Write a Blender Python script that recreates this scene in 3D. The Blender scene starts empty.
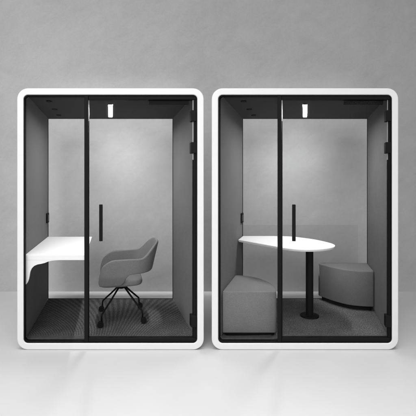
import bpy, bmesh, math
from mathutils import Vector, Matrix
R = math.radians
sc = bpy.context.scene
COL = sc.collection

# ------------------------------------------------------------------ helpers
def link(name, bm, mat, parent=None, smooth=False, bevel=0.0, seg=2, sub=0, angle=35):
    bmesh.ops.recalc_face_normals(bm, faces=bm.faces)
    me = bpy.data.meshes.new(name)
    bm.to_mesh(me); bm.free()
    o = bpy.data.objects.new(name, me)
    COL.objects.link(o)
    if mat: me.materials.append(mat)
    if parent: o.parent = parent
    if smooth or bevel:
        for p in me.polygons: p.use_smooth = True
    if bevel:
        m = o.modifiers.new('bevel', 'BEVEL'); m.width = bevel; m.segments = seg
        m.limit_method = 'ANGLE'; m.angle_limit = R(angle); m.harden_normals = True
    if sub:
        m = o.modifiers.new('subsurf', 'SUBSURF'); m.levels = sub; m.render_levels = sub
    return o

def thing(name, label, cat, loc, rotz=0.0, group=None):
    o = bpy.data.objects.new(name, None); COL.objects.link(o)
    o.location = loc; o.rotation_euler = (0, 0, rotz); o.empty_display_size = .1
    o['label'] = label; o['category'] = cat
    if group: o['group'] = group
    return o

def structure(o):
    o['kind'] = 'structure'; return o

def loft(bm, loops, closed_profile=False, caps=True):
    """connect successive closed loops of equal length"""
    L = [[bm.verts.new(p) for p in lp] for lp in loops]
    n = len(L[0]); m = len(L)
    for i in range(m if closed_profile else m - 1):
        a, b = L[i], L[(i + 1) % m]
        for j in range(n):
            bm.faces.new((a[j], a[(j + 1) % n], b[(j + 1) % n], b[j]))
    if caps and not closed_profile:
        bm.faces.new(L[0][::-1]); bm.faces.new(L[-1])
    return bm

def tube(bm, p0, p1, r0, r1=None, n=16, caps=True):
    r1 = r0 if r1 is None else r1
    p0, p1 = Vector(p0), Vector(p1)
    d = (p1 - p0).normalized()
    a = d.orthogonal().normalized(); b = d.cross(a)
    lp = []
    for p, r in ((p0, r0), (p1, r1)):
        lp.append([p + (a * math.cos(t) + b * math.sin(t)) * r for t in [2 * math.pi * i / n for i in range(n)]])
    return loft(bm, lp, caps=caps)

def sweep(bm, pts, rad, n=12):
    pts = [Vector(p) for p in pts]
    loops = []
    up = Vector((0.31, 0.17, 1)).normalized()
    prev = None
    for i, p in enumerate(pts):
        d = (pts[min(i + 1, len(pts) - 1)] - pts[max(i - 1, 0)]).normalized()
        if prev is None: a = d.orthogonal().normalized()
        else: a = (prev - d * prev.dot(d)).normalized()
        prev = a; b = d.cross(a)
        r = rad[i] if isinstance(rad, (list, tuple)) else rad
        loops.append([p + (a * math.cos(t) + b * math.sin(t)) * r for t in [2 * math.pi * k / n for k in range(n)]])
    return loft(bm, loops)

def smooth01(t):
    t = max(0, min(1, t)); return t * t * (3 - 2 * t)

# ------------------------------------------------------------------ materials
def nt(name):
    m = bpy.data.materials.new(name); m.use_nodes = True
    t = m.node_tree; b = t.nodes['Principled BSDF']
    return m, t, b

def N(t, kind, **kw):
    n = t.nodes.new(kind)
    for k, v in kw.items(): setattr(n, k, v)
    return n

def ramp(t, stops):
    r = N(t, 'ShaderNodeValToRGB')
    e = r.color_ramp.elements
    e[0].position, e[0].color = stops[0][0], (*[stops[0][1]] * 3, 1) if not isinstance(stops[0][1], tuple) else (*stops[0][1], 1)
    e[1].position, e[1].color = stops[1][0], (*[stops[1][1]] * 3, 1) if not isinstance(stops[1][1], tuple) else (*stops[1][1], 1)
    for p, c in stops[2:]:
        x = e.new(p); x.color = (c, c, c, 1)
    return r

def noise(t, vec, scale, detail=4, rough=.55, dist=0.0):
    n = N(t, 'ShaderNodeTexNoise')
    n.inputs['Scale'].default_value = scale; n.inputs['Detail'].default_value = detail
    n.inputs['Roughness'].default_value = rough; n.inputs['Distortion'].default_value = dist
    t.links.new(vec, n.inputs['Vector'])
    return n

def plain(name, c, rough, metallic=0.0, spec=.5, var=.06, vscale=30, bump=0.0, bscale=400):
    """slightly uneven solid finish"""
    m, t, b = nt(name)
    tc = N(t, 'ShaderNodeTexCoord')
    n = noise(t, tc.outputs['Object'], vscale, 3)
    r = ramp(t, [(.3, c * (1 - var)), (.7, c * (1 + var))])
    t.links.new(n.outputs['Fac'], r.inputs['Fac']); t.links.new(r.outputs['Color'], b.inputs['Base Color'])
    b.inputs['Roughness'].default_value = rough; b.inputs['Metallic'].default_value = metallic
    b.inputs['Specular IOR Level'].default_value = spec
    if bump:
        n2 = noise(t, tc.outputs['Object'], bscale, 2)
        bp = N(t, 'ShaderNodeBump'); bp.inputs['Strength'].default_value = bump; bp.inputs['Distance'].default_value = .002
        t.links.new(n2.outputs['Fac'], bp.inputs['Height']); t.links.new(bp.outputs['Normal'], b.inputs['Normal'])
    return m

def fabric(name, c, scale=260, var=.22, bump=.35, big=.1):
    m, t, b = nt(name)
    tc = N(t, 'ShaderNodeTexCoord')
    n1 = noise(t, tc.outputs['Object'], scale, 3, .7)
    n2 = noise(t, tc.outputs['Object'], 7, 4, .6)
    r1 = ramp(t, [(.3, c * (1 - var)), (.7, c * (1 + var))])
    r2 = ramp(t, [(.3, 1 - big), (.7, 1 + big)])
    mx = N(t, 'ShaderNodeMix', data_type='RGBA', blend_type='MULTIPLY'); mx.inputs['Factor'].default_value = 1
    t.links.new(n1.outputs['Fac'], r1.inputs['Fac']); t.links.new(n2.outputs['Fac'], r2.inputs['Fac'])
    t.links.new(r1.outputs['Color'], mx.inputs['A']); t.links.new(r2.outputs['Color'], mx.inputs['B'])
    t.links.new(mx.outputs['Result'], b.inputs['Base Color'])
    b.inputs['Roughness'].default_value = .95; b.inputs['Specular IOR Level'].default_value = .15
    b.inputs['Sheen Weight'].default_value = .15; b.inputs['Sheen Roughness'].default_value = .24
    bp = N(t, 'ShaderNodeBump'); bp.inputs['Strength'].default_value = bump; bp.inputs['Distance'].default_value = .002
    t.links.new(n1.outputs['Fac'], bp.inputs['Height']); t.links.new(bp.outputs['Normal'], b.inputs['Normal'])
    return m

def carpet_mat(name, c, ribs=None):
    m, t, b = nt(name)
    tc = N(t, 'ShaderNodeTexCoord')
    n1 = noise(t, tc.outputs['Object'], 85, 5, .8)
    n2 = noise(t, tc.outputs['Object'], 9, 3, .6)
    r1 = ramp(t, [(.34, c * .3), (.5, c * .9), (.69, c * 2.1)])
    r2 = ramp(t, [(.3, .85), (.7, 1.15)])
    mx = N(t, 'ShaderNodeMix', data_type='RGBA', blend_type='MULTIPLY'); mx.inputs['Factor'].default_value = 1
    t.links.new(n1.outputs['Fac'], r1.inputs['Fac']); t.links.new(n2.outputs['Fac'], r2.inputs['Fac'])
    t.links.new(r1.outputs['Color'], mx.inputs['A']); t.links.new(r2.outputs['Color'], mx.inputs['B'])
    out = mx.outputs['Result']; height = n1.outputs['Fac']
    if ribs:
        # fan of ribs: straight up the middle, bending outwards towards the back
        sx = N(t, 'ShaderNodeSeparateXYZ'); t.links.new(tc.outputs['Object'], sx.inputs[0])
        def M(op, a, b):
            n = N(t, 'ShaderNodeMath', operation=op)
            for i, q in enumerate((a, b)):
                if q is None: continue
                if isinstance(q, (int, float)): n.inputs[i].default_value = q
                else: t.links.new(q, n.inputs[i])
            return n.outputs[0]
        yy = M('POWER', M('MAXIMUM', M('SUBTRACT', sx.outputs['Y'], ribs[1]), 0.0), 1.6)
        ph = M('DIVIDE', M('SUBTRACT', sx.outputs['X'], ribs[0]), M('ADD', M('MULTIPLY', yy, 2.4), 1.0))
        wob = noise(t, tc.outputs['Object'], 6, 2)
        ph = M('ADD', M('MULTIPLY', ph, 2 * math.pi / ribs[2]), M('MULTIPLY', wob.outputs['Fac'], 1.6))
        w_ = M('ADD', M('MULTIPLY', M('SINE', ph, None), .5), .5)
        rw = ramp(t, [(.15, 1 - ribs[3]), (.85, 1 + ribs[3])])
        t.links.new(w_, rw.inputs['Fac'])
        m2 = N(t, 'ShaderNodeMix', data_type='RGBA', blend_type='MULTIPLY'); m2.inputs['Factor'].default_value = 1
        t.links.new(out, m2.inputs['A']); t.links.new(rw.outputs['Color'], m2.inputs['B'])
        out = m2.outputs['Result']
    t.links.new(out, b.inputs['Base Color'])
    b.inputs['Roughness'].default_value = 1; b.inputs['Specular IOR Level'].default_value = .1
    bp = N(t, 'ShaderNodeBump'); bp.inputs['Strength'].default_value = .6; bp.inputs['Distance'].default_value = .004
    t.links.new(height, bp.inputs['Height']); t.links.new(bp.outputs['Normal'], b.inputs['Normal'])
    return m

def plaster_mat(name, c):
    m, t, b = nt(name)
    tc = N(t, 'ShaderNodeTexCoord')
    m0 = N(t, 'ShaderNodeMapping'); m0.inputs['Rotation'].default_value = (0, R(-58), 0)
    t.links.new(tc.outputs['Object'], m0.inputs['Vector'])
    mp = N(t, 'ShaderNodeMapping'); mp.inputs['Scale'].default_value = (1, 1, .5)
    t.links.new(m0.outputs['Vector'], mp.inputs['Vector'])
    strokes = noise(t, mp.outputs['Vector'], 9, 7, .68, .7)
    cloud = noise(t, tc.outputs['Object'], 1.3, 8, .62, .4)
    fine = noise(t, tc.outputs['Object'], 55, 4, .7)
    rs = ramp(t, [(.3, .955), (.7, 1.045)])
    rc = ramp(t, [(.28, .925), (.72, 1.07)])
    rf = ramp(t, [(.3, c * .955), (.7, c * 1.045)])
    t.links.new(strokes.outputs['Fac'], rs.inputs['Fac']); t.links.new(cloud.outputs['Fac'], rc.inputs['Fac']); t.links.new(fine.outputs['Fac'], rf.inputs['Fac'])
    m1 = N(t, 'ShaderNodeMix', data_type='RGBA', blend_type='MULTIPLY'); m1.inputs['Factor'].default_value = 1
    m2 = N(t, 'ShaderNodeMix', data_type='RGBA', blend_type='MULTIPLY'); m2.inputs['Factor'].default_value = 1
    t.links.new(rf.outputs['Color'], m1.inputs['A']); t.links.new(rs.outputs['Color'], m1.inputs['B'])
    t.links.new(m1.outputs['Result'], m2.inputs['A']); t.links.new(rc.outputs['Color'], m2.inputs['B'])
    t.links.new(m2.outputs['Result'], b.inputs['Base Color'])
    b.inputs['Roughness'].default_value = .85; b.inputs['Specular IOR Level'].default_value = .2
    bp = N(t, 'ShaderNodeBump'); bp.inputs['Strength'].default_value = .18; bp.inputs['Distance'].default_value = .01
    t.links.new(strokes.outputs['Fac'], bp.inputs['Height']); t.links.new(bp.outputs['Normal'], b.inputs['Normal'])
    return m

def glass_mat(name, tint, refl=.8, rough=0.0):
    m = bpy.data.materials.new(name); m.use_nodes = True
    t = m.node_tree; t.nodes.clear()
    out = N(t, 'ShaderNodeOutputMaterial')
    tr = N(t, 'ShaderNodeBsdfTransparent'); tr.inputs['Color'].default_value = (tint, tint, tint, 1)
    gl = N(t, 'ShaderNodeBsdfGlossy'); gl.inputs['Roughness'].default_value = rough
    gl.inputs['Color'].default_value = (refl, refl, refl, 1)
    fr = N(t, 'ShaderNodeFresnel'); fr.inputs['IOR'].default_value = 1.45
    tc = N(t, 'ShaderNodeTexCoord')
    mx = N(t, 'ShaderNodeMixShader')
    cut = N(t, 'ShaderNodeMath', operation='MULTIPLY'); cut.inputs[1].default_value = .4      # anti-reflective coating
    t.links.new(fr.outputs['Fac'], cut.inputs[0]); t.links.new(cut.outputs[0], mx.inputs['Fac']); t.links.new(tr.outputs[0], mx.inputs[1]); t.links.new(gl.outputs[0], mx.inputs[2])
    t.links.new(mx.outputs[0], out.inputs['Surface'])
    return m

def lamp_mat(name, s):
    m, t, b = nt(name)
    b.inputs['Base Color'].default_value = (.9, .9, .9, 1)
    b.inputs['Emission Color'].default_value = (1, 1, 1, 1)
    b.inputs['Emission Strength'].default_value = s
    return m

M_WALL = plaster_mat('grey_plaster', .375)
M_FLOOR = plain('pale_floor', .47, .42, spec=.25, var=.02, vscale=3)
M_WHITE = plain('white_lacquer', .63, .38, var=.012, vscale=12)
M_SHELL = plain('casing_laminate', .55, .5, var=.03)
M_DESK = plain('white_laminate', .86, .4, var=.01)
M_BLACK = plain('black_metal', .007, .6, 0, .08, var=.05, vscale=60)
M_RUBBER = plain('black_rubber', .008, .75, 0, .08, var=.05)
m_, t_, b_ = nt('closer_enamel'); M_SLAB = m_
b_.inputs['Base Color'].default_value = (.012, .012, .012, 1); b_.inputs['Roughness'].default_value = .8; b_.inputs['Specular IOR Level'].default_value = .1
M_DARK = plain('dark_threshold', .05, .5, var=.2)
M_CEIL = fabric('dark_ceiling_felt', .046, 300, .15, .2)
M_FELT = fabric('grey_wall_felt', .125, 130, .26, .25, .05)
M_CHAIR = fabric('chair_fabric', .165, 170, .17, .3, .05)
M_POUF = fabric('stool_fabric', .185, 170, .16, .3, .05)
M_CARPET_A = carpet_mat('ribbed_carpet', .085, (.04, .06, .021, .26))
M_CARPET_B = carpet_mat('loop_carpet', .118)
M_GLASS = glass_mat('clear_glass', .993, .07)
M_GLASS_B = glass_mat('matt_coated_glass', .993, .12, .45)
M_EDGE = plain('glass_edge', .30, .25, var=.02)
M_LAMP = lamp_mat('lamp_diffuser', 260)

# ------------------------------------------------------------------ picture geometry -> metres
S = 119.0            # photo pixels per metre on the pods' front plane
D = 3.0              # camera to front plane
HZ = 187.0           # horizon row
CAM_Z = (350 - HZ) / S
W2, H = .786, 2.201  # half width, height
FLOOR_Z = .059
BACK = 1.185
CEIL_Z = 2.172

class Pod:
    """plan of one booth: its side walls run back at an angle, its front and back stay parallel"""
    def __init__(s, cx):
        s.x0 = (cx - 208) / S
        s.k = (cx - 208) / (S * D)
    def P(s, u, y, z): return Vector((u + s.k * y, y, z))          # booth-local point
    def box(s, bm, u0, u1, y0, y1, z0, z1):
        vs = [bm.verts.new(s.P(u, y, z)) for z in (z0, z1) for y in (y0, y1) for u in (u0, u1)]
        for f in ((0, 1, 3, 2), (4, 6, 7, 5), (0, 4, 5, 1), (2, 3, 7, 6), (0, 2, 6, 4), (1, 5, 7, 3)):
            bm.faces.new([vs[i] for i in f])
        return bm
    def world(s, u, y, z): return Vector((s.x0 + u + s.k * y, y, z))

def rrect(u0, u1, z0, z1, r, n=10):
    out = []
    for cx, cz, a0 in ((u1 - r, z1 - r, 0), (u0 + r, z1 - r, 90), (u0 + r, z0 + r, 180), (u1 - r, z0 + r, 270)):
        for i in range(n + 1):
            a = R(a0 + 90 * i / n)
            out.append((cx + r * math.cos(a), cz + r * math.sin(a)))
    return out

def ring(pod, bm, profile, rad=.092):
    loops = []
    for o, y in profile:
        loops.append([pod.P(u, y, z) for u, z in rrect(-W2 + o, W2 - o, o, H - o, max(rad - o, .012))])
    return loft(bm, loops, closed_profile=True)

# ------------------------------------------------------------------ setting
def grid_plane(name, corners, mat):
    bm = bmesh.new()
    bm.faces.new([bm.verts.new(c) for c in corners])
    return structure(link(name, bm, mat))

WALL_Y = D * ((350 - HZ) / (291.5 - HZ) - 1)
bm = bmesh.new(); bm.faces.new([bm.verts.new(c) for c in ((-9, -7, 0), (9, -7, 0), (9, WALL_Y, 0), (-9, WALL_Y, 0))])
structure(link('floor', bm, M_FLOOR))
bm = bmesh.new()
v = [bm.verts.new(c) for c in ((-9, WALL_Y, -.2), (9, WALL_Y, -.2), (9, WALL_Y, 6), (-9, WALL_Y, 6),
                               (-9, WALL_Y + .2, -.2), (9, WALL_Y + .2, -.2), (9, WALL_Y + .2, 6), (-9, WALL_Y + .2, 6))]
for f in ((0, 1, 2, 3), (5, 4, 7, 6), (0, 4, 5, 1), (3, 2, 6, 7), (0, 3, 7, 4), (1, 5, 6, 2)):
    bm.faces.new([v[i] for i in f])
structure(link('wall', bm, M_WALL))

# ------------------------------------------------------------------ the booths
def build_pod(pod, label, carpet, handle_u, m=0.0):
    t = thing('office_pod', label, 'office pod', (pod.x0, 0, 0), group='two glass office pods side by side')
    bm = ring(pod, bmesh.new(), [(.009 * (1 - math.sin(R(a))), .009 * (1 - math.cos(R(a)))) for a in (90, 70, 50, 30, 15, 0)] + [(.049 + .006 * math.sin(R(a)), .006 * (1 - math.cos(R(a)))) for a in (0, 20, 45, 70, 90)] + [(.055, .088), (0, .088)])
    link('front_frame', bm, M_WHITE, t, bevel=0, smooth=False)
    bm = ring(pod, bmesh.new(), [(.006, .0882), (.012, .0882), (.012, BACK + .03), (.006, BACK + .03)])
    link('casing', bm, M_SHELL, t)
    for sgn in (-1, 1):
        bm = bmesh.new()
        a, b = sorted((sgn * .748, sgn * .733))
        pod.box(bm, a, b, .0885, BACK + .004, .06, 2.1715)
        link('side_wall', bm, M_FELT, t)
    bm = pod.box(bmesh.new(), -.7325, .7325, .0886, BACK + .003, CEIL_Z, CEIL_Z + .012)
    ceil = link('ceiling', bm, M_CEIL, t)
    for y in (.33, .68, .98):
        c = pod.P(-.573, y, CEIL_Z)
        bm = tube(bmesh.new(), c + Vector((0, 0, -.008)), c + Vector((0, 0, .002)), .026, .030, 24)
        sp = link('vent', bm, M_BLACK, ceil, bevel=.002)
    bm = pod.box(bmesh.new(), -.732, .732, .087, BACK + .0025, FLOOR_Z - .02, FLOOR_Z)
    link('carpet', bm, carpet, t)
    # lamp
    bm = bmesh.new()
    for u0, u1, y0, y1 in ((-.0265, -.0212, .43, 1.075), (.0212, .0265, .43, 1.075), (-.0211, .0211, .43, .4395), (-.0211, .0211, 1.0655, 1.075)):
        pod.box(bm, u0, u1, y0, y1, CEIL_Z - .010, CEIL_Z - .0003)
    fix = link('ceiling_light', bm, M_BLACK, t)
    bm = pod.box(bmesh.new(), -.0206, .0206, .440, 1.065, CEIL_Z - .0045, CEIL_Z - .0006)
    link('diffuser', bm, M_LAMP, fix)
    # back wall of glass in a slim dark frame
    bm = bmesh.new(); pod.box(bm, -.7285, .7285, BACK, BACK + .01, FLOOR_Z + .002, CEIL_Z - .002)
    bg = link('back_glass', bm, M_GLASS_B, t)
    bm = bmesh.new()
    for u0, u1, z0, z1 in ((-.7327, -.729, FLOOR_Z + .001, CEIL_Z - .001), (.729, .7327, FLOOR_Z + .001, CEIL_Z - .001),
                           (-.7289, .7289, FLOOR_Z - .004, FLOOR_Z + .0018), (-.7289, .7289, CEIL_Z - .0018, CEIL_Z + .003)):
        pod.box(bm, u0, u1, BACK - .004, BACK + .014, z0, z1)
    link('glass_channel', bm, M_RUBBER, bg)
    # front: gasket, fixed pane, mullion
    bm = ring(pod, bmesh.new(), [(.0552, .010), (.063, .010), (.063, .060), (.0552, .060)])
    link('gasket', bm, M_RUBBER, t)
    bm = pod.box(bmesh.new(), -.722, -.2215 + m, .030, .040, .064, 2.137)
    link('fixed_glass', bm, M_GLASS, t)
    bm = pod.box(bmesh.new(), -.221 + m, -.1885 + m, .008, .062, .0635, 2.1375)
    link('mullion', bm, M_BLACK, t, bevel=.002)
    # door
    bm = pod.box(bmesh.new(), -.180 + m, .703, .030, .040, .094, 2.108)
    door = link('door', bm, M_GLASS, t)
    bm = pod.box(bmesh.new(), -.187 + m, .722, .014, .058, 2.1085, 2.1372)
    link('top_rail', bm, M_BLACK, door, bevel=.002)
    bm = pod.box(bmesh.new(), -.187 + m, .722, .014, .058, .0638, .0936)
    link('bottom_rail', bm, M_BLACK, door, bevel=.002)
    bm = pod.box(bmesh.new(), .704, .7222, .018, .056, .0940, 2.108)
    link('hinge_stile', bm, M_BLACK, door, bevel=.002)
    bm = pod.box(bmesh.new(), .6975, .7036, .024, .046, .0940, 1.60)
    link('edge_seal', bm, M_BLACK, door)
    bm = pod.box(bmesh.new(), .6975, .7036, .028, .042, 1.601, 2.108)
    link('pale_edge', bm, M_EDGE, door)  # pale strip on the upper hinge-side edge, dark below
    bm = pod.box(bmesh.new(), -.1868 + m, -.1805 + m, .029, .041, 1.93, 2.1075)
    link('pale_edge', bm, M_EDGE, door)  # pale strip at the top of the mullion-side edge, dark below
    bm = pod.box(bmesh.new(), -.1868 + m, -.1805 + m, .029, .041, .095, 1.9295)
    link('edge_seal', bm, M_RUBBER, door)
    for z0, z1 in ((1.924, 2.017), (1.655, 1.748), (.188, .286)):
        bm = bmesh.new()
        pod.box(bm, .678, .7225, .0025, .064, z0, z1)
        hg = link('hinge', bm, M_BLACK, door, bevel=.004)
    bm = pod.box(bmesh.new(), .33, .672, .062, .092, 2.082, 2.112)
    link('door_closer', bm, M_SLAB, door, bevel=.003)
    bm = bmesh.new()
    pod.box(bm, handle_u - .0148, handle_u + .0148, -.030, -.004, .918, 1.224)
    h = link('handle', bm, M_BLACK, door, bevel=.004)
    bm = bmesh.new()
    for z in (.965, 1.177):
        p = pod.P(handle_u, -.004, z); q = pod.P(handle_u, .030, z)
        tube(bm, p, q, .008)
    # the posts belong to the handle: join into its mesh
    me = bpy.data.meshes.new('tmp'); bm.to_mesh(me); bm.free()
    b2 = bmesh.new(); b2.from_mesh(h.data); b2.from_mesh(me); b2.to_mesh(h.data); b2.free(); bpy.data.meshes.remove(me)
    for p in h.data.polygons: p.use_smooth = True
    bm = pod.box(bmesh.new(), -.7255, .7255, .064, .120, FLOOR_Z + .0005, FLOOR_Z + .014)
    link('threshold', bm, M_DARK, t, bevel=.003)
    # switch on the side wall
    bm = pod.box(bmesh.new(), -.7328, -.716, 1.055, 1.165, .958, 1.070)
    sw = link('wall_switch', bm, M_RUBBER, t, bevel=.004)
    bm = pod.box(bmesh.new(), -.7158, -.711, 1.075, 1.145, .978, 1.050)
    link('switch_plate', bm, M_DARK, sw, bevel=.002)
    return t

LP, RP = Pod(110.5), Pod(305.0)
build_pod(LP, 'white-framed glass office pod with a desk and a swivel chair inside', M_CARPET_A, -.080)
build_pod(RP, 'white-framed glass office pod with a tapering table and two stools inside', M_CARPET_B, -.093, -.011)

# ------------------------------------------------------------------ desk in the left booth
def build_desk(pod):
    t = thing('desk', 'white wall-mounted desk with a curved bracket edge in front of the swivel chair', 'desk', pod.world(-.732, .0, FLOOR_Z))
    org = t.location
    zt = CAM_Z - 69.2 / S
    yf = .047; r = 1 + yf / D
    def sec(pts): return [(max(-.732, (x - 110.5) * r / S), CAM_Z - (y - HZ) * r / S) for x, y in pts]
    ub = (85.2 - 110.5) * r / S
    zb = CAM_Z - (260.2 - HZ) * r / S
    bm = bmesh.new()
    loft(bm, [[pod.world(u, y, z) - org for u, z in ((-.732, zt), (ub - .004, zt), (ub, zt - .004), (ub, zb + .003), (ub - .003, zb), (-.732, zb))] for y in (yf, 1.178)])
    link('desk_top', bm, M_DESK, t, bevel=.002, angle=40)
    # shaped front plate hanging below the top on the wall side
    px = sec([(20, 260.3), (60, 260.3), (52, 260.8), (48, 261.7), (45, 263.0), (41.5, 263.9), (37.5, 264.6), (34.2, 266.0),
              (31.8, 268.4), (30.3, 271.6), (29.6, 275.5), (28.8, 279.5), (27.6, 282.6), (26.2, 284.4), (20, 284.6)])
    px[0] = (-.732, zb - .0002); px[1] = (px[1][0], zb - .0002)
    bm = bmesh.new()
    loft(bm, [[pod.world(u, y, z) - org for u, z in px] for y in (yf + .0005, yf + .024)])
    link('bracket', bm, M_DESK, t, bevel=.002, angle=40)
    return t
build_desk(LP)

# ------------------------------------------------------------------ swivel chair
def build_chair(pod):
    yc = .60
    loc = pod.world(.112, yc, FLOOR_Z)
    t = thing('swivel_chair', 'grey upholstered swivel chair on four black splayed legs with casters', 'chair', loc, -math.atan(pod.k) + R(0))
    z0 = -FLOOR_Z
    # tub shell
    NA, NB, NV = 10, 22, 9
    a, b, xc = .215, .262, .065
    def base(s, xs):
        """s 0..1 round the tub from the near arm's front to the far arm's front"""
        La = .30; Lb = .72; tot = 2 * La + Lb
        q = s * tot
        if q < La:
            f = q / La; return Vector((xs + (xc - xs) * f, -b + .018 * (1 - f) ** 2, 0)), Vector((0, -1, 0))
        if q > La + Lb:
            f = (tot - q) / La; return Vector((xs + (xc - xs) * f, b - .018 * (1 - f) ** 2, 0)), Vector((0, 1, 0))
        th = -math.pi / 2 + math.pi * (q - La) / Lb
        e = .82
        cx, sx = math.cos(th), math.sin(th)
        p = Vector((xc + a * abs(cx) ** e, b * math.copysign(abs(sx) ** e, sx), 0))
        n = Vector((cx / a, sx / b, 0)).normalized()
        return p, n
    n_s = NA * 2 + NB
    outer, inner = [], []
    for i in range(n_s + 1):
        s = i / n_s
        pm, nm = base(s, -.2)
        zb = .432 + .110 * smooth01((pm.x - .0) / .06)
        dq = min(s, 1 - s) * 1.32
        ztop = .688 + .147 * smooth01((pm.x - .165) / .115) - .075 * max(0, 1 - dq / .15) ** 2.2
        co, ci = [], []
        for j in range(NV + 1):
            v = j / NV
            z = zb + (ztop - zb) * v
            vz = (z - .435) / .253
            xs = -.222 + .045 * max(0, min(1, vz)) ** 1.6
            p, n = base(s, xs)
            lean = .10 * (z - .45) * max(0, n.x) * 2.2 + .02 * vz * abs(n.y)
            th = .034 - .010 * v
            p = p + n * lean
            q = p - n * th
            tuck = max(0, .52 - z) * .35 * (1 if pm.x < .05 else 0)
            p = p - n * tuck
            co.append(Vector((p.x, p.y, z + z0))); ci.append(Vector((q.x, q.y, z + z0 + .004)))
        outer.append(co); inner.append(ci)
    bm = bmesh.new()
    loops = []
    for co, ci in zip(outer, inner):
        loops.append(co + ci[::-1])
    loft(bm, loops)
    shell = link('backrest', bm, M_CHAIR, t, smooth=True, sub=2)
    for f in shell.data.polygons:
        pass
    # seat: upholstered pad with rounded edges, deeper at the front
    bm = bmesh.new()
    loops = []
    for zz, g in ((.410, .80), (.415, .93), (.425, .985), (.445, 1.0), (.468, .985), (.480, .93), (.485, .80)):
        lp = []
        for i in range(48):
            th = 2 * math.pi * i / 48
            c, s_ = math.cos(th), math.sin(th)
            ex = .42
            lp.append(Vector((-.012 + .212 * g * math.copysign(abs(c) ** ex, c), .214 * g * math.copysign(abs(s_) ** ex, s_), zz + z0)))
        loops.append(lp)
    loft(bm, loops)
    link('seat', bm, M_CHAIR, t, smooth=True, sub=1)
    bm = bmesh.new()
    tube(bm, (0, 0, .350 + z0), (0, 0, .412 + z0), .028, .050, 24)
    link('hub', bm, M_BLACK, t, bevel=.004)
    for sx in (-1, 1):
        for sy in (-1, 1):
            bm = bmesh.new()
            kx, ky = sx * .188, sy * .215
            pts = [(sx * .012, sy * .014, .388 + z0), (kx * .5, ky * .5, .284 + z0), (kx * .92, ky * .92, .190 + z0), (kx * .985, ky * .985, .174 + z0), (kx * 1.005, ky * 1.005, .155 + z0), (kx * 1.01, ky * 1.01, .110 + z0)]
            sweep(bm, pts, [.0095, .009, .0085, .0085, .0085, .0085])
            leg = link('leg', bm, M_BLACK, t, smooth=True)
            # twin-wheel caster under a small hood, trailing outwards
            bm = bmesh.new()
            cz = .059 + .0275 + z0
            cx_, cy_ = kx + sx * .012, ky + sy * .008
            for off in (-.013, .013):
                tube(bm, (cx_, cy_ + off - .009, cz), (cx_, cy_ + off + .009, cz), .0275, n=28)
            tube(bm, (cx_, cy_ - .006, cz), (cx_, cy_ + .006, cz), .024, n=20)
            tube(bm, (kx * 1.01, ky * 1.01, cz), (kx * 1.01, ky * 1.01, .116 + z0), .0115, n=16)
            link('caster', bm, M_RUBBER, leg, bevel=.003)
    return t
build_chair(LP)

# ------------------------------------------------------------------ table in the right booth
def spline(pts, n=6):
    out = []
    m = len(pts)
    for i in range(m):
        p0, p1, p2, p3 = pts[i - 1], pts[i], pts[(i + 1) % m], pts[(i + 2) % m]
        for k in range(n):
            f = k / n
            out.append(tuple(.5 * (2 * p1[c] + (p2[c] - p0[c]) * f + (2 * p0[c] - 5 * p1[c] + 4 * p2[c] - p3[c]) * f * f + (3 * p1[c] - p0[c] - 3 * p2[c] + p3[c]) * f ** 3) for c in (0, 1)))
    return out

def build_table(pod):
    zt = CAM_Z - 68.2 / S
    uc, yc = .046, .625
    t = thing('meeting_table', 'white teardrop table on a black column between the two stools', 'table', pod.world(uc, yc, FLOOR_Z))
    org = t.location
    # plan outline (u, y): narrow end on the side wall, broad rounded end free
    arc = [(-.30, 1.168), (-.16, 1.14), (-.03, 1.04), (.10, .91), (.20, .765), (.272, .625), (.296, .50), (.262, .385), (.165, .305), (.04, .272), (-.08, .293), (-.20, .365)]
    outline = [(-.725, .875)] + [(-.725, 1.178), (-.40, 1.178)]
    # wall end, along the glass, round the free end and back to the wall
    full = [(-.52, 1.178), (-.40, 1.178), (-.29, 1.170)] + arc[1:] + [(-.33, .491), (-.46, .617)]
    seq = spline(full, 6)[7:6 * (len(full) - 2) + 1]
    outline += seq
    bm = bmesh.new()
    loops = []
    for z, ins in ((zt - .022, .010), (zt - .006, .0), (zt, .0015)):
        cx = sum(p[0] for p in outline) / len(outline); cy = sum(p[1] for p in outline) / len(outline)
        lp = []
        for u, y in outline:
            d = Vector((cx - u, cy - y)); d.normalize()
            lp.append(pod.world(u + d.x * ins, y + d.y * ins, z) - org)
        loops.append(lp)
    loft(bm, loops)
    link('tabletop', bm, M_DESK, t)
    bm = bmesh.new()
    tube(bm, (0, 0, .012), (0, 0, zt - .0225 - FLOOR_Z), .0375, n=40)
    link('column', bm, M_BLACK, t, bevel=.002)
    bm = bmesh.new()
    loft(bm, [[Vector((r * math.cos(a), r * math.sin(a), z)) for a in [2 * math.pi * i / 48 for i in range(48)]] for r, z in ((.094, .0004), (.095, .009), (.090, .0135), (.045, .018), (.040, .0235))])
    link('base', bm, M_BLACK, t, smooth=True, bevel=.001)
    return t
build_table(RP)
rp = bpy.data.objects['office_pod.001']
sheet = link('tinted_sheet', RP.box(bmesh.new(), -.722, .621, BACK - .0035, BACK - .0015, FLOOR_Z + .004, .925), glass_mat('tinted_sheet', .972, .1, .5), rp)  # thin grey-tinted sheet over the lower part of the back glass

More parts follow.
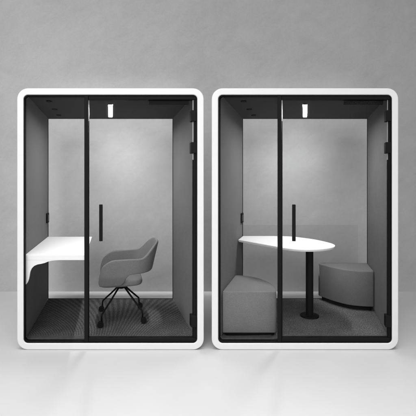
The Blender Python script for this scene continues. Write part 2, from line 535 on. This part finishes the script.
# ------------------------------------------------------------------ upholstered corner stools
def build_stool(pod, plan, z_top, label, at, lift=0):
    t = thing('corner_stool', label, 'stool', pod.world(at[0], at[1], FLOOR_Z), group='grey corner stools in the right pod')
    org = t.location
    cx = sum(p[0] for p in plan) / len(plan); cy = sum(p[1] for p in plan) / len(plan)
    def inset(d):
        m = len(plan); out = []
        area = sum(plan[i][0] * plan[(i + 1) % m][1] - plan[(i + 1) % m][0] * plan[i][1] for i in range(m))
        sg = 1 if area > 0 else -1
        for i in range(m):
            a = Vector(plan[i - 1]); b = Vector(plan[i]); c = Vector(plan[(i + 1) % m])
            e1 = (b - a).normalized(); e2 = (c - b).normalized()
            n1 = Vector((-e1.y, e1.x)) * sg; n2 = Vector((-e2.y, e2.x)) * sg
            n = (n1 + n2).normalized(); sc_ = 1 / max(.5, n.dot(n1))
            p = b + n * d * sc_
            out.append((p.x, p.y))
        return out
    zb = .090 + lift
    prof = [(zb, .008), (zb + .003, .003), (zb + .008, 0.0), (z_top - .016, 0.0), (z_top - .009, .0015), (z_top - .004, .005), (z_top - .001, .010), (z_top, .017)]
    bm = bmesh.new()
    loft(bm, [[pod.world(u, y, z) - org for u, y in inset(d)] for z, d in prof])
    body = link('cushion', bm, M_POUF, t, smooth=True)
    for f in body.data.polygons:
        if len(f.vertices) > 4: f.use_smooth = False
    bm = bmesh.new()
    loft(bm, [[pod.world(u, y, z) - org for u, y in inset(.035)] for z in (FLOOR_Z + .0004, zb + .004)])
    link('plinth', bm, M_RUBBER, t)
    return t

def rounded(poly, radii, n=5):
    out = []
    m = len(poly)
    for i in range(m):
        p = Vector(poly[i]); r = radii[i]
        if r <= 0: out.append(tuple(p)); continue
        a = (Vector(poly[i - 1]) - p).normalized() * r; b = (Vector(poly[(i + 1) % m]) - p).normalized() * r
        for k in range(n + 1):
            f = k / n
            q = p + a * (1 - f) ** 2 + b * f ** 2
            out.append((q.x, q.y))
    return out

# left one: straight front, side on the wall, curved back
cur = []
for i in range(1, 14):
    th = R(90 * i / 14)
    cur.append((-.727 + .475 * math.sin(th) ** 1.12, .128 + .585 * math.cos(th) ** 1.12))
plan = rounded([(-.727, .128), (-.252, .128)] + cur[::-1] + [(-.727, .713)], [.018, .022] + [0] * len(cur) + [.03])
build_stool(RP, plan, .456, 'grey corner stool under the narrow end of the table, flat front to the glass', (-.55, .33))
# right one: back on the glass, side on the wall, curved front
cur2 = spline([(.19, 1.15), (.25, 1.03), (.336, .93), (.42, .855), (.50, .805), (.60, .775), (.70, .762), (.80, .76)], 4)[:25]
plan = rounded([(.728, .760), (.728, 1.176), (.178, 1.176)] + cur2, [.02, .02, .015] + [0] * len(cur2))
build_stool(RP, plan, .484, 'grey corner stool with a curved front against the hinge-side wall', (.55, 1.0), .016)

# ------------------------------------------------------------------ light
w = bpy.data.worlds.new('World'); sc.world = w; w.use_nodes = True
bgn = w.node_tree.nodes['Background']
bgn.inputs['Color'].default_value = (1, 1, 1, 1); bgn.inputs['Strength'].default_value = .24

def area(name, loc, target, size, power):
    l = bpy.data.lights.new(name, 'AREA'); l.shape = 'RECTANGLE'; l.size, l.size_y = size; l.energy = power
    o = bpy.data.objects.new(name, l); COL.objects.link(o)
    o.location = loc
    o.rotation_euler = (Vector(target) - Vector(loc)).to_track_quat('-Z', 'Y').to_euler()
    return o
k = area('key_softbox', (-1.2, -6.5, 5.3), (-1.0, 1.6, 1.0), (3.4, 1.9), 85)
k.data.spread = R(110)
area('front_fill', (-.8, -8.0, 2.3), (-.8, 1.6, 1.7), (12.0, 4.2), 285)  # added unseen frontal fill, evens out shadow bands on the wall
area('floor_fill', (0, -1.8, 5.6), (0, -1.8, 0), (6.0, 2.2), 88).data.spread = R(70)  # added unseen lamp overhead, lifts the floor in front of the pods
area('left_wall_fill', (-4.6, -2.0, 4.6), (-1.7, WALL_Y, 1.5), (1.6, 1.6), 17).data.spread = R(75)  # added unseen lamp, brightens the left part of the wall
for pod_, pw in ((LP, 7.5), (RP, 4.5)):  # added unseen lamps over each pod, brightening the wall behind its glass
    p = pod_.world(0, 1.1, 0)
    area('wall_fill', (p.x, .95, 3.9), (p.x, WALL_Y, .3), (1.7, .12), pw * 1.15).data.spread = R(48)

# ------------------------------------------------------------------ camera
cam = bpy.data.cameras.new('camera'); co = bpy.data.objects.new('camera', cam); COL.objects.link(co)
co.location = (0, -D, CAM_Z); co.rotation_euler = (R(90), 0, 0)
cam.sensor_width = 36; cam.lens = 36 * S * D / 416
cam.shift_y = -(208 - HZ) / 416
cam.clip_start = .05; cam.clip_end = 200
sc.camera = co

sc.render.engine = 'CYCLES'
sc.cycles.max_bounces = 10; sc.cycles.transparent_max_bounces = 24
sc.cycles.use_denoising = True; sc.cycles.use_adaptive_sampling = False
sc.cycles.denoising_prefilter = 'ACCURATE'; sc.cycles.denoising_input_passes = 'RGB_ALBEDO_NORMAL'
sc.cycles.caustics_reflective = False; sc.cycles.caustics_refractive = False
sc.view_settings.view_transform = 'Standard'; sc.view_settings.look = 'None'
sc.view_settings.exposure = .17; sc.view_settings.gamma = 1
